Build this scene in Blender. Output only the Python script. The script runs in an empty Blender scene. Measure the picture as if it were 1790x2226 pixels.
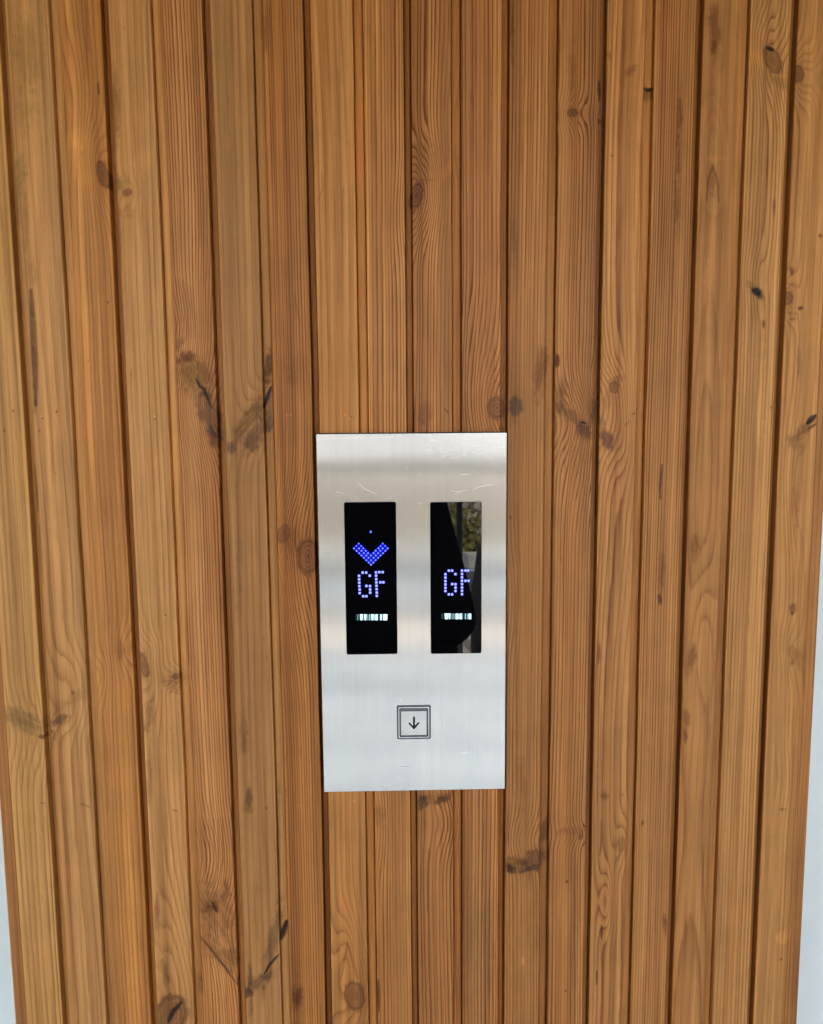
import bpy, bmesh, math, random
import numpy as np
from mathutils import Vector, Matrix
random.seed(4)
rng = np.random.default_rng(11)
S = bpy.context.scene
COL = S.collection
CAMZ = 1.40            # lens height above the paving
DIST = 0.63            # lens to cladding
F = 1700.0             # focal length for a 1790 px wide frame

# ------------------------------------------------------------------ camera frame
pit, yaw, rol = 0.11449171925, 0.0209936880, -0.0084909031
fw = np.array([math.sin(yaw)*math.cos(pit), math.cos(yaw)*math.cos(pit), -math.sin(pit)])
rt0 = np.array([math.cos(yaw), -math.sin(yaw), 0.0]); up0 = np.cross(rt0, fw)
rt = math.cos(rol)*rt0 + math.sin(rol)*up0
up = -math.sin(rol)*rt0 + math.cos(rol)*up0
def W(px, py, yy=0.0):
    """photo coordinates -> (x, z) on the vertical plane y=yy, z from the paving"""
    d = rt*(px-895)/F - up*(py-1113)/F + fw
    t = (yy+DIST)/d[1]
    return d[0]*t, d[2]*t + CAMZ

# ------------------------------------------------------------------ helpers
def tag(o, label=None, cat=None, group=None, kind=None):
    if label: o['label'] = label
    if cat: o['category'] = cat
    if group: o['group'] = group
    if kind: o['kind'] = kind
    return o
def link(name, me, mat=None, parent=None):
    o = bpy.data.objects.new(name, me); COL.objects.link(o)
    if mat: me.materials.append(mat)
    if parent: o.parent = parent; o.matrix_parent_inverse = parent.matrix_world.inverted()
    return o
def empty(name, loc):
    o = bpy.data.objects.new(name, None); COL.objects.link(o); o.location = loc
    o.empty_display_size = .05
    o.matrix_world = Matrix.Translation(loc)
    return o
def obj_bm(name, bm, mat, parent=None, smooth=False):
    me = bpy.data.meshes.new(name); bmesh.ops.recalc_face_normals(bm, faces=bm.faces)
    if smooth:
        for f in bm.faces: f.smooth = True
    bm.to_mesh(me); bm.free()
    return link(name, me, mat, parent)
def box(bm, x0, x1, y0, y1, z0, z1, bev=0):
    r = bmesh.ops.create_cube(bm, size=1)
    for v in r['verts']:
        v.co = Vector(((x0+x1)/2+v.co.x*(x1-x0), (y0+y1)/2+v.co.y*(y1-y0), (z0+z1)/2+v.co.z*(z1-z0)))
    if bev:
        es = list({e for v in r['verts'] for e in v.link_edges})
        bmesh.ops.bevel(bm, geom=es, offset=bev, segments=2, affect='EDGES')
def rrect(x0, z0, x1, z1, r, n=6):
    pts = []
    for cx, cz, a0 in ((x1-r, z1-r, 0), (x0+r, z1-r, 90), (x0+r, z0+r, 180), (x1-r, z0+r, 270)):
        for k in range(n+1):
            a = math.radians(a0+90*k/n); pts.append((cx+r*math.cos(a), cz+r*math.sin(a)))
    return pts
def prism(bm, pts, yf, yb):
    """closed outline in x,z from front yf to back yb"""
    f = [bm.verts.new((x, yf, z)) for x, z in pts]; b = [bm.verts.new((x, yb, z)) for x, z in pts]
    bm.faces.new(f); bm.faces.new(list(reversed(b)))
    n = len(pts)
    for i in range(n): bm.faces.new((f[i], b[i], b[(i+1) % n], f[(i+1) % n]))
def plate_with_holes(name, outlines, yfront, thick, bev, mat, parent):
    """flat plate in the x,z plane with openings and a tiny rounded arris"""
    cu = bpy.data.curves.new(name, 'CURVE'); cu.dimensions = '2D'; cu.fill_mode = 'BOTH'
    for pts in outlines:
        sp = cu.splines.new('POLY'); sp.points.add(len(pts)-1); sp.use_cyclic_u = True
        for p, (x, z) in zip(sp.points, pts): p.co = (x, z, 0, 1)
    cu.extrude = thick/2-bev; cu.bevel_depth = bev; cu.bevel_resolution = 2; cu.offset = -bev
    tmp = bpy.data.objects.new('tmp', cu); COL.objects.link(tmp)
    dg = bpy.context.evaluated_depsgraph_get(); dg.update()
    me = bpy.data.meshes.new_from_object(tmp.evaluated_get(dg))
    bpy.data.objects.remove(tmp); bpy.data.curves.remove(cu)
    n = len(me.vertices); co = np.empty(n*3, np.float32); me.vertices.foreach_get('co', co); co = co.reshape(-1, 3)
    co = np.stack([co[:, 0], yfront+thick/2-co[:, 2], co[:, 1]], 1)
    me.vertices.foreach_set('co', co.ravel()); me.update(); me.name = name; me.materials.clear()
    return link(name, me, mat, parent)

# ------------------------------------------------------------------ node helpers
def mat_new(name):
    m = bpy.data.materials.new(name); m.use_nodes = True
    nt = m.node_tree; b = nt.nodes['Principled BSDF']
    return m, nt, b
def N(nt, t, **kw):
    n = nt.nodes.new(t)
    for k, v in kw.items():
        if k.startswith('i_'):
            n.inputs[k[2:].replace('_', ' ')].default_value = v
        else: setattr(n, k, v)
    return n
def ramp(nt, fac, stops, interp='LINEAR'):
    r = N(nt, 'ShaderNodeValToRGB'); r.color_ramp.interpolation = interp
    e = r.color_ramp.elements
    while len(e) < len(stops): e.new(.5)
    for el, (p, c) in zip(e, stops):
        el.position = p; el.color = (*c, 1) if len(c) == 3 else c
    nt.links.new(fac, r.inputs[0]); return r.outputs[0]
def mixc(nt, mode, fac, a, b):
    m = N(nt, 'ShaderNodeMix', data_type='RGBA', blend_type=mode)
    for s, v in ((0, fac), (6, a), (7, b)):
        if hasattr(v, 'links') or isinstance(v, bpy.types.NodeSocket): nt.links.new(v, m.inputs[s])
        elif isinstance(v, (int, float)): m.inputs[s].default_value = v
        else: m.inputs[s].default_value = (*v, 1)
    return m.outputs[2]
def noise(nt, vec, scale, detail=3, rough=.5, mapping=None):
    if mapping:
        mp = N(nt, 'ShaderNodeMapping'); mp.inputs['Scale'].default_value = mapping
        nt.links.new(vec, mp.inputs[0]); vec = mp.outputs[0]
    n = N(nt, 'ShaderNodeTexNoise'); n.inputs['Scale'].default_value = scale
    n.inputs['Detail'].default_value = detail; n.inputs['Roughness'].default_value = rough
    nt.links.new(vec, n.inputs['Vector']); return n.outputs['Fac']
def math_(nt, op, a, b=None):
    m = N(nt, 'ShaderNodeMath', operation=op)
    for i, v in enumerate((a, b)):
        if v is None: continue
        if isinstance(v, (int, float)): m.inputs[i].default_value = v
        else: nt.links.new(v, m.inputs[i])
    return m.outputs[0]
def bump(nt, h, bsdf, strength, dist):
    b = N(nt, 'ShaderNodeBump'); b.inputs['Strength'].default_value = strength; b.inputs['Distance'].default_value = dist
    nt.links.new(h, b.inputs['Height']); nt.links.new(b.outputs[0], bsdf.inputs['Normal'])

# wood: ring coordinate, ring strength and stain come from the mesh, the fine grain from nodes
def wood_material():
    m, nt, b = mat_new('stained_pine')
    gu = N(nt, 'ShaderNodeAttribute', attribute_name='gu').outputs['Fac']
    gs = N(nt, 'ShaderNodeAttribute', attribute_name='gs').outputs['Fac']
    tint = N(nt, 'ShaderNodeAttribute', attribute_name='tint').outputs['Color']
    pos = N(nt, 'ShaderNodeTexCoord').outputs['Object']
    jit = noise(nt, pos, 1, 2, .5, (420, 60, 26))
    g2 = math_(nt, 'ADD', gu, math_(nt, 'MULTIPLY', jit, .34))
    fr = math_(nt, 'FRACT', g2)
    late = ramp(nt, fr, [(0, (.10,)*3), (.12, (0,)*3), (.45, (.08,)*3), (.74, (.5,)*3), (.88, (1,)*3), (.95, (.8,)*3), (1, (.10,)*3)])
    brk = noise(nt, pos, 1, 3, .6, (300, 60, 9))
    st = math_(nt, 'MULTIPLY', late, gs)
    st = math_(nt, 'MULTIPLY', st, math_(nt, 'ADD', math_(nt, 'MULTIPLY', brk, 1.3), .25))
    c = mixc(nt, 'MULTIPLY', st, tint, (.40, .25, .16))
    fib = noise(nt, pos, 1, 4, .65, (760, 120, 12))
    fibc = ramp(nt, fib, [(.25, (.66, .60, .55)), (.5, (1, 1, 1)), (.78, (1.22, 1.25, 1.28))])
    c = mixc(nt, 'MULTIPLY', .8, c, fibc)
    strk = noise(nt, pos, 1, 3, .6, (170, 100, 3.5))
    strc = ramp(nt, strk, [(.3, (.70, .64, .57)), (.5, (1, 1, 1)), (.7, (1.2, 1.22, 1.25))])
    c = mixc(nt, 'MULTIPLY', .8, c, strc)
    mot = noise(nt, pos, 26, 4, .6)
    motc = ramp(nt, mot, [(.3, (.88, .90, .88)), (.55, (1, 1, 1)), (.75, (1.07, 1.02, .98))])
    c = mixc(nt, 'MULTIPLY', .8, c, motc)
    nt.links.new(c, b.inputs['Base Color'])
    nt.links.new(ramp(nt, fib, [(.3, (.56,)*3), (.7, (.44,)*3)]), b.inputs['Roughness'])
    b.inputs['Specular IOR Level'].default_value = .22
    h = math_(nt, 'SUBTRACT', math_(nt, 'MULTIPLY', fib, .5), math_(nt, 'MULTIPLY', st, .6))
    bump(nt, h, b, .35, .0004)
    return m
WOOD = wood_material()

def steel_material(name='brushed_steel', base=.55, rough=.205):
    m, nt, b = mat_new(name)
    pos = N(nt, 'ShaderNodeTexCoord').outputs['Object']
    br = noise(nt, pos, 1, 4, .7, (1000, 400, 9))
    bc = noise(nt, pos, 1, 3, .6, (380, 100, 8))
    sm = noise(nt, pos, 22, 2, .5)
    k = ramp(nt, br, [(.3, (base*.95, base*.95, base*.94)), (.7, (base*1.04, base*1.04, base*1.03))])
    k = mixc(nt, 'MULTIPLY', .6, k, ramp(nt, bc, [(.35, (.95,)*3), (.65, (1.03,)*3)]))
    k = mixc(nt, 'MULTIPLY', .7, k, ramp(nt, sm, [(.35, (.91, .92, .93)), (.6, (1, 1, 1))]))
    nt.nodes.remove(b); g = N(nt, 'ShaderNodeBsdfAnisotropic', distribution='MULTI_GGX')
    nt.links.new(k, g.inputs['Color'])
    g.inputs['Roughness'].default_value = rough; g.inputs['Anisotropy'].default_value = -.86     # brushed upright: smears reflections sideways
    tg = N(nt, 'ShaderNodeCombineXYZ'); tg.inputs[0].default_value = 1.0
    nt.links.new(tg.outputs[0], g.inputs['Tangent'])
    nt.links.new(g.outputs[0], nt.nodes['Material Output'].inputs[0])
    return m
STEEL = steel_material()
def plain(name, col, rough=.5, metal=0, spec=.5, var=.06, vs=30):
    m, nt, b = mat_new(name)
    pos = N(nt, 'ShaderNodeTexCoord').outputs['Object']
    n = noise(nt, pos, vs, 4, .6)
    c = ramp(nt, n, [(.3, tuple(x*(1-var) for x in col)), (.7, tuple(min(1, x*(1+var)) for x in col))])
    nt.links.new(c, b.inputs['Base Color'])
    b.inputs['Roughness'].default_value = rough; b.inputs['Metallic'].default_value = metal
    b.inputs['Specular IOR Level'].default_value = spec
    return m
def glow(name, col, s):
    m = bpy.data.materials.new(name); m.use_nodes = True; nt = m.node_tree; nt.nodes.clear()
    o = N(nt, 'ShaderNodeOutputMaterial'); e = N(nt, 'ShaderNodeEmission')
    e.inputs[0].default_value = (*col, 1); e.inputs[1].default_value = s
    nt.links.new(e.outputs[0], o.inputs[0]); return m

# ------------------------------------------------------------------ value noise in numpy
def vnoise(x, y, seed):
    r = np.random.default_rng(seed).random((256, 256)).astype(np.float32)
    xi = np.floor(x).astype(int); yi = np.floor(y).astype(int); fx = x-xi; fy = y-yi
    fx = fx*fx*(3-2*fx); fy = fy*fy*(3-2*fy); xi &= 255; yi &= 255; x1 = (xi+1) & 255; y1 = (yi+1) & 255
    return (r[yi, xi]*(1-fx)+r[yi, x1]*fx)*(1-fy)+(r[y1, xi]*(1-fx)+r[y1, x1]*fx)*fy
def fbm(x, y, seed, o=3):
    s = 0; a = 1; t = 0
    for k in range(o):
        s = s+a*vnoise(x*2**k+17*k, y*2**k+5*k, seed+k); t += a; a *= .5
    return s/t
def s2l(c):
    c = np.asarray(c, float)/255
    return np.where(c <= .04045, c/12.92, ((c+.055)/1.055)**2.4)

# ------------------------------------------------------------------ the timber cladding
# groove edges in mm (x), D = deep joint between boards, L = shallow milled groove
GR = [(-293.6,-287.9,'D'),(-255.9,-248.0,'L'),(-217.4,-211.4,'D'),(-179.7,-171.6,'L'),(-141.1,-134.9,'D'),
      (-103.8,-95.7,'L'),(-65.5,-59.8,'D'),(-28.2,-20.4,'L'),(9.9,15.7,'D'),(46.3,54.2,'L'),(85.0,91.0,'D'),
      (120.9,128.8,'L'),(159.7,165.4,'D'),(194.8,202.7,'L'),(233.5,239.4,'D'),(267.6,275.4,'L'),(306.7,312.5,'D')]
XL, XR = -324.3, 342.5
FACES = []
for i in range(18):
    FACES.append((XL if i == 0 else GR[i-1][1], XR if i == 17 else GR[i][0]))
DEPTH = {'D': 6.8, 'L': 4.8}
# per face: colour, rings per face, heart offset u0, heart depth, grain strength, seed
FS = [((208,160,104), 7, -2.5, .5, .40), ((198,147,97), 5, 1.8, .6, .28), ((196,137,80), 8, -1.2, .4, .45),
      ((199,147,96), 6, 2.2, .6, .35), ((190,134,87), 13, -2.0, .5, .80), ((180,132,87), 6, 1.9, .6, .28),
      ((177,118,66), 14, -3., .5, .70), ((188,131,78), 6, 1.6, .5, .38), ((190,133,82), 11, -2.6, .5, .75),
      ((182,125,78), 10, 2.6, .5, .78), ((185,127,80), 10, -2.4, .5, .85), ((176,121,73), 10, 2.8, .6, .62),
      ((184,128,80), 12, -2.2, .5, .85), ((187,132,82), 8, 1.5, .4, .50), ((182,127,78), 14, -3., .5, .80),
      ((184,131,82), 6, .45, .35, .34), ((188,137,87), 10, -2.5, .5, .55), ((188,136,86), 7, -1.4, .45, .36)]
ZLO, ZHI = 0.0, 2.02
zr = np.concatenate([np.arange(0.0, .80, .02), np.arange(.80, 1.78, .001), [1.78]])
cols = []     # (x mm, depth mm, face index, groove type 0 face / 1 D / 2 L)
def facecols(i, xl, xr):
    for d, dep in ((0, .95), (.15, .50), (.40, .20), (.75, .04)): cols.append((xl+d, dep, i, 0))
    n = int(round((xr-xl-2.4)/.62))
    for k in range(n+1): cols.append((xl+1.2+(xr-xl-2.4)*k/n, 0, i, 0))
    for d, dep in ((.75, .04), (.40, .20), (.15, .50), (0, .95)): cols.append((xr-d, dep, i, 0))
for i, (a, b_) in enumerate(FACES):
    facecols(i, a, b_)
    if i < 17:
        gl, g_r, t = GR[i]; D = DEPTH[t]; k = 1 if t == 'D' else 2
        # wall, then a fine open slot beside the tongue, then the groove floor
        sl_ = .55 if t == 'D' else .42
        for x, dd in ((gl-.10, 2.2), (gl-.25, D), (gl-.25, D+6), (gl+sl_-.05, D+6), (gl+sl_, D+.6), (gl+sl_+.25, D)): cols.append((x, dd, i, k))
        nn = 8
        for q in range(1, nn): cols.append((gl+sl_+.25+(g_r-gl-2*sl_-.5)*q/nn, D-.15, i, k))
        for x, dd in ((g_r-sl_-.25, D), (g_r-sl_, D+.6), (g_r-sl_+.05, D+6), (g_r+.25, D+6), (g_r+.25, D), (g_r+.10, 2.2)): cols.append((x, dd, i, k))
# close the two ends back to the column
cols = [(XL-.02, 14, 0, 0), (XL-.01, 7, 0, 0)] + cols + [(XR+.01, 7, 17, 0), (XR+.02, 14, 17, 0)]
cx = np.array([c[0] for c in cols])/1000; cd = np.array([c[1] for c in cols])/1000
ci = np.array([c[2] for c in cols]); ck = np.array([c[3] for c in cols])
nc, nr = len(cx), len(zr)
X = np.repeat(cx[None], nr, 0); Z = np.repeat(zr[:, None], nc, 1)
Dp = np.repeat(cd[None], nr, 0); I = np.repeat(ci[None], nr, 0); K = np.repeat(ck[None], nr, 0)
# slightly wandering arrises and cupped boards
fl = np.array([f[0] for f in FACES])[I]/1000; frr = np.array([f[1] for f in FACES])[I]/1000
U = (X-fl)/(frr-fl)
Ug = np.clip(U, 0, 1)
wob = (fbm(I*7.3+3, Z*9, 5)-.5)*.0009
wobr = (fbm((I+1)*7.3+3, Z*9, 5)-.5)*.0009
Xw = X + np.where(K > 0, wobr, wob*(1-Ug)+wobr*Ug)
Y = Dp + (fbm(X*30, Z*3, 9)-.5)*.0005 + np.where(K == 0, (fbm(X*900, Z*60, 21)-.5)*.00010, 0)
# photo coordinates of each vertex, only used to look up where the knots and marks sit
v = np.stack([X, np.full_like(X, DIST), Z-CAMZ], -1)
zc = v@fw
PX = 895+F*(v@rt)/zc; PY = 1113-F*(v@up)/zc

gu = np.zeros_like(X); gs = np.zeros_like(X); tint = np.ones(X.shape+(3,))
for i, (c, n, u0, d0, st) in enumerate(FS):
    mk = I == i
    x = U[mk]; z = Z[mk]
    uu = x + .10*(fbm(z*2.2+i*3.1, x*.6+i, 40+i)-.5)*2
    dz = d0*(.55+1.3*fbm(z*2.6+i*5.7, x*0+i, 70+i, 2))
    if i in (13, 15): dz = dz*1.3-.05+.16*np.cos(z*13+i*2)
    r = np.sqrt((uu-u0)**2+dz**2)*n
    r = r+.9*(vnoise(r*.7+i*13, z*.5, 90+i)-.5)
    gu[mk] = r
    gs[mk] = 1.35*st*(.40+1.2*vnoise(r*.45+i*31, z*3, 120+i))
    c = np.array(c)*.84+np.array((187, 131, 81))*.16
    base = s2l(c)*.98*np.array([1.02, .93, .67])
    h = fbm(x*3+i*9, z*3, 150+i)[:, None]-.5
    # sapwood and heartwood bands running up the board, golden / greyish / reddish
    b1 = fbm(x*4.5+i*7, z*1.3, 160+i, 3)[:, None]-.5; b2 = fbm(x*2.2+i*3, z*1.1+40, 170+i, 2)[:, None]-.5
    t_ = base*(1+h*np.array([.30, .36, .42]))*(1+b1*np.array([.66, .78, .90]))*(1+b2*np.array([.10, -.02, -.24]))
    arris_light = np.clip((np.minimum(x, 1-x)*30-.3), 0, 1.0)[:, None]
    t_ *= 1+(1-arris_light)*((x >= 0) & (x <= 1))[:, None]*.30*(.3+fbm(z*30, x*0+i*3, 180+i)[:, None])  # edge highlight painted in: arrises tinted lighter, as if catching light
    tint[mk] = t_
# groove floors: same timber, tinted darker and more orange, deep joints most
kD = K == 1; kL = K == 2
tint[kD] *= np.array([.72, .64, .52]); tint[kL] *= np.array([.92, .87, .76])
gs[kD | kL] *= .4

NZ1 = (fbm(PX/9, PY/9, 301, 3)-.5).astype(np.float32)
NZ2 = (fbm(PX/4, PY/16, 311, 3)-.5).astype(np.float32)
NZ3 = (fbm(PX/22, PY/22, 321, 3)-.5).astype(np.float32)
PX = PX.astype(np.float32); PY = PY.astype(np.float32)
colx = np.maximum.accumulate(cx); rowz = zr
class Win:
    """the patch of the cladding a mark can reach"""
    def __init__(s, x0, y0, x1, y1, only=None):
        xs = [W(x, y) for x in (x0, x1) for y in (y0, y1)]
        ca, cb = np.searchsorted(colx, [min(p[0] for p in xs), max(p[0] for p in xs)])
        ra, rb = np.searchsorted(rowz, [max(.80, min(p[1] for p in xs)), min(1.779, max(p[1] for p in xs))])
        s.s = (slice(ra, rb), slice(ca, cb)); s.X = PX[s.s]; s.Y = PY[s.s]
        s.m = np.ones(s.X.shape, bool) if only is None else np.isin(I[s.s], only)
        s.ok = s.X.size > 0
    def ell(s, px, py, rx, ry, ang):
        a = math.radians(ang); c, n = math.cos(a), math.sin(a); dx = s.X-px; dy = s.Y-py
        return np.sqrt(((dx*c+dy*n)/rx)**2+((-dx*n+dy*c)/ry)**2)
    def apply(s, m, col):
        m = (m*s.m)[..., None]; t = tint[s.s]; t *= 1-m+m*np.array(col)
def sstep(a, b, x):
    t = np.clip((x-a)/(b-a), 0, 1); return t*t*(3-2*t)
def box_of(px, py, rx, ry, ang, k):
    a = math.radians(ang); c, n = abs(math.cos(a)), abs(math.sin(a))
    hx = k*(rx*c+ry*n)+2; hy = k*(rx*n+ry*c)+2
    return px-hx, py-hy, px+hx, py+hy
def warp(px, py, wx, wy, A, ang=0, only=None):
    w = Win(*box_of(px, py, wx, wy, ang, 2.8), only)
    if not w.ok: return
    q = w.ell(px, py, wx, wy, ang); gu[w.s] += np.where(w.m, A*np.exp(-q*q), 0)
def knot(px, py, rx, ry, ang=0, s=.8, col=(.36,.30,.32), A=3.0, only=None, rings=3):
    """dead or live knot: dark rim, lighter heart with its own rings, grain flowing round it"""
    warp(px, py, rx*2.6, ry*3.6, A, ang, only)
    w = Win(*box_of(px, py, rx, ry, ang, 4.5), only)
    if not w.ok: return
    q = w.ell(px, py, rx, ry, ang)*(1+NZ1[w.s]*.35)
    inside = sstep(1.15, .85, q)
    w.apply(np.clip(inside*.62*s, 0, 1), col)
    w.apply(np.clip(np.exp(-((q-.92)/.16)**2)*.55*s, 0, 1), (.40, .32, .30))
    w.apply(np.clip(np.exp(-(q/.35)**2)*.5*s*(.6+NZ2[w.s]), 0, 1), (.35, .28, .26))
    w.apply(np.exp(-(q/1.9)**2)*.30*s, (.62, .55, .50))
    gu[w.s] = np.where(w.m & (inside > .3), q*rings+10, gu[w.s])
    gs[w.s] = np.where(w.m, gs[w.s]*(1-inside*.35), gs[w.s])
def smudge(px, py, rx, ry, ang=0, s=.5, col=(.58,.60,.66), only=None, soft=.68):
    w = Win(*box_of(px, py, rx, ry, ang, 2.0), only)
    if not w.ok: return
    q = w.ell(px, py, rx, ry, ang)+NZ1[w.s]*.8+NZ3[w.s]*.6
    a = math.radians(ang if rx >= ry else ang+90); lo = max(rx, ry); c_, n_ = math.cos(a), math.sin(a)
    u_ = (w.X-px)*c_+(w.Y-py)*n_+500; v_ = -(w.X-px)*n_+(w.Y-py)*c_+500
    fibre = fbm(u_/max(12, lo*.5), v_/3.2, int(px+py) % 997, 2)      # stain follows the fibres
    if max(col) < 1: gs[w.s] *= np.where(w.m, 1-.55*s*sstep(1.2, .6, q), 1)
    w.apply(np.clip(sstep(1.0+soft*.5, 1.0-soft, q)*s*1.45*(.35+1.3*fibre), 0, 1), tuple(c**1.08 for c in col))
def crack(pts, w=2.2, s=.9, col=(.10,.08,.08), only=None):
    k = Win(min(p[0] for p in pts)-2*w-3, min(p[1] for p in pts)-2*w-3, max(p[0] for p in pts)+2*w+3, max(p[1] for p in pts)+2*w+3, only)
    if not k.ok: return
    m = np.zeros_like(k.X); L = 0
    seg = list(zip(pts[:-1], pts[1:])); tot = sum(math.dist(a, b) for a, b in seg)
    for a, b in seg:
        d = math.dist(a, b); tx, ty = (b[0]-a[0])/d, (b[1]-a[1])/d
        t = np.clip((k.X-a[0])*tx+(k.Y-a[1])*ty, 0, d)
        e = np.hypot(k.X-a[0]-t*tx, k.Y-a[1]-t*ty+NZ2[k.s]*1.5)
        g = (L+t)/tot; ww = w*(.35+.65*np.sin(np.pi*np.clip(g, .04, .96))**.6)
        m = np.maximum(m, sstep(1.5, .5, e/ww)); L += d
    k.apply(np.clip(m*s*(1+NZ1[k.s]*.5), 0, 1), col)
def speck(px, py, r=2.0, col=(.3,.22,.18), s=.9):
    w = Win(px-2*r-1, py-2*r-1, px+2*r+1, py+2*r+1)
    if w.ok: w.apply(sstep(1.5, .5, w.ell(px, py, r, r, 0))*s, col)
OL = (.62,.60,.42)      # olive-brown resin discolouration
GY = (.55,.56,.62)      # blue-grey stain
BR = (.42,.33,.30)

# face 0 / 1
warp(60, 1600, 90, 70, -1.8, 20, [0])
smudge(55, 1568, 62, 24, 24, .62, (.56,.58,.56), [0]); smudge(90, 1602, 12, 5, 10, .8, BR, [0])
smudge(100, 1250, 3, 300, 0, .0)
smudge(64, 120, 34, 110, 0, .45, (.66,.72,.66), [1]); smudge(40, 420, 16, 70, 0, .4, (.66,.70,.60), [1])
smudge(55, 240, 24, 60, 0, .35, (.66,.72,.62), [1])
crack([(67,632),(71,700),(75,790),(77,880)], 7.5, .80, (.24,.20,.20), [1])
smudge(75, 880, 5, 20, 0, .5, GY, [1]); smudge(70, 600, 22, 30, 0, .25, (.65,.62,.5), [1])
crack([(73,1010),(77,1060),(81,1112)], 4.5, .7, (.30,.25,.25), [1]); crack([(85,1140),(93,1270)], 3, .35, (.3,.25,.25), [1])
warp(160, 1470, 60, 60, 1.8, -40, [1]); warp(145, 1545, 50, 46, 2.2, -40, [1])
smudge(128, 1567, 22, 10, -38, .85, (.42,.42,.42), [1]); smudge(160, 1520, 44, 16, -45, .42, (.68,.66,.60), [1])
smudge(108, 1590, 8, 5, 0, .85, (.35,.33,.30), [1]); smudge(118, 1602, 6, 18, 0, .4, BR, [1]); smudge(158, 1505, 5, 4, 0, .6, BR, [1])
smudge(47, 370, 14, 44, 0, .4, (.6,.66,.5), [1]); smudge(55, 500, 8, 60, 0, .35, (.55,.5,.45), [1])
# face 2
smudge(168, 305, 24, 22, 40, .38, (1.35,1.30,1.30), [2]); smudge(175, 365, 18, 50, -15, .30, (1.30,1.26,1.2), [2])
knot(224, 380, 12, 31, -16, 1.0, (.30,.22,.24), 3.6, [2])
warp(160, 240, 40, 130, -1.6, 0, [2])
crack([(212,180),(214,205)], 3, .7, (.3,.22,.2), [2])
warp(205, 1470, 30, 50, -2.6, 0, [2]); knot(193, 1462, 6, 12, 20, .6, (.5,.42,.42), 1.5, [2])
for k, (xx, yy) in enumerate(((197,1447),(200,1462),(202,1476))): crack([(xx-8,yy+2),(xx+6,yy)], 1.5, .7, (.3,.25,.25), [2])
smudge(185, 60, 8, 200, 0, .35, (.62,.58,.55), [2]); smudge(262, 1410, 12, 26, 0, .3, BR, [2])
warp(275, 1410, 26, 44, 2.0, 0, [2])
crack([(224,1560),(232,1640),(236,1760)], 3, .35, (.4,.33,.33), [2]); speck(234, 657, 2.4)
smudge(240, 2180, 30, 60, 0, .1)
# face 3
knot(276, 418, 11, 8, -20, .9, (.40,.34,.30), 1.2, [3]); smudge(256, 400, 18, 26, 30, .6, (.55,.62,.40), [3])
smudge(250, 240, 12, 100, 0, .5, (.55,.52,.5), [3]); smudge(258, 540, 7, 90, 0, .55, (.55,.52,.45), [3])
smudge(308, 350, 20, 32, 20, .3, (1.25,1.2,1.2), [3]); smudge(276, 460, 22, 16, 0, .3, (.7,.66,.55), [3])
smudge(268, 1000, 9, 130, 0, .38, (.65,.62,.62), [3]); smudge(272, 700, 6, 120, 0, .3, (.72,.68,.62), [3])
knot(312, 1446, 10, 27, -14, .95, (.36,.28,.28), 3.2, [3]); warp(330, 1410, 18, 28, 1.4, 0, [3])
knot(383, 1471, 10, 6, -10, .9, (.30,.26,.28), 2.2, [3, 4]); smudge(376, 1478, 30, 22, 0, .35, (.6,.52,.45), [3])
for k in range(4): crack([(352+k*5,1482+k*9),(372,1474+k*7+6),(392,1482+k*8+4)], 1.6, .55, (.4,.32,.3), [3, 4])
smudge(322, 1560, 9, 44, 12, .45, BR, [3]); smudge(325, 1690, 10, 70, 0, .35, (.5,.45,.45), [3]); smudge(340, 1990, 7, 60, 0, .45, (.55,.42,.48), [3])
knot(373, 2205, 34, 44, 20, 1.05, (.34,.28,.30), 3.4, [3], 4)
crack([(366,2222),(376,2200),(394,2180)], 5.5, .95, (.10,.08,.08), [3]); smudge(362, 2120, 9, 34, -10, .5, (.5,.45,.47), [3])
warp(372, 2060, 30, 130, 1.5, 0, [3])
# face 4
warp(455, 900, 62, 105, 5.2, -18, [4]); warp(392, 730, 34, 90, -3.0, 0, [4]); warp(470, 700, 60, 150, 1.6, 0, [4])
smudge(424, 815, 34, 50, -32, .78, (.52,.50,.32), [4]); smudge(455, 905, 22, 64, -20, .85, (.44,.42,.50), [4])
smudge(404, 778, 24, 12, -30, .6, (.50,.36,.30), [4]); smudge(392, 745, 9, 22, 30, .35, (.45,.36,.33), [4])
crack([(427,824),(434,838),(444,846),(452,866),(461,887)], 3.8, .95, (.12,.10,.10), [4]); crack([(457,925),(470,950)], 3, .7, (.3,.25,.28), [4])
smudge(466, 950, 14, 30, -20, .5, (.5,.46,.5), [4])
for k in range(6): crack([(382+k*7,600+k*5),(388+k*7,680),(378+k*9,752-k*4)], 2.1, .40, (.36,.26,.22), [4])
warp(440, 1890, 70, 100, -3.4, 20, [4]); warp(470, 2000, 50, 110, 4.0, -20, [4])
for k in range(6): crack([(434+k*10,1780),(440+k*9,1870),(434+k*7,1905+k*9)], 2.1, .45, (.36,.26,.24), [4])
smudge(470, 1985, 44, 78, -30, .62, (.58,.54,.56), [4]); smudge(490, 2080, 40, 28, 45, .62, (.54,.53,.54), [4])
smudge(462, 1973, 20, 18, 10, .6, (.62,.56,.30), [4]); smudge(450, 2050, 18, 40, 0, .35, (.60,.50,.50), [4])
smudge(490, 1940, 12, 34, 0, .5, (.52,.44,.52), [4])
crack([(438,2038),(462,2068),(490,2104),(517,2142)], 2.6, .85, (.22,.14,.14), [4]); crack([(462,1962),(472,1982)], 4, .9, (.15,.13,.1), [4]); crack([(449,1972),(462,1972)], 2, .7, (.2,.16,.14), [4])
smudge(433, 2142, 10, 24, 0, .5, (.5,.48,.45), [3, 4])
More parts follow.
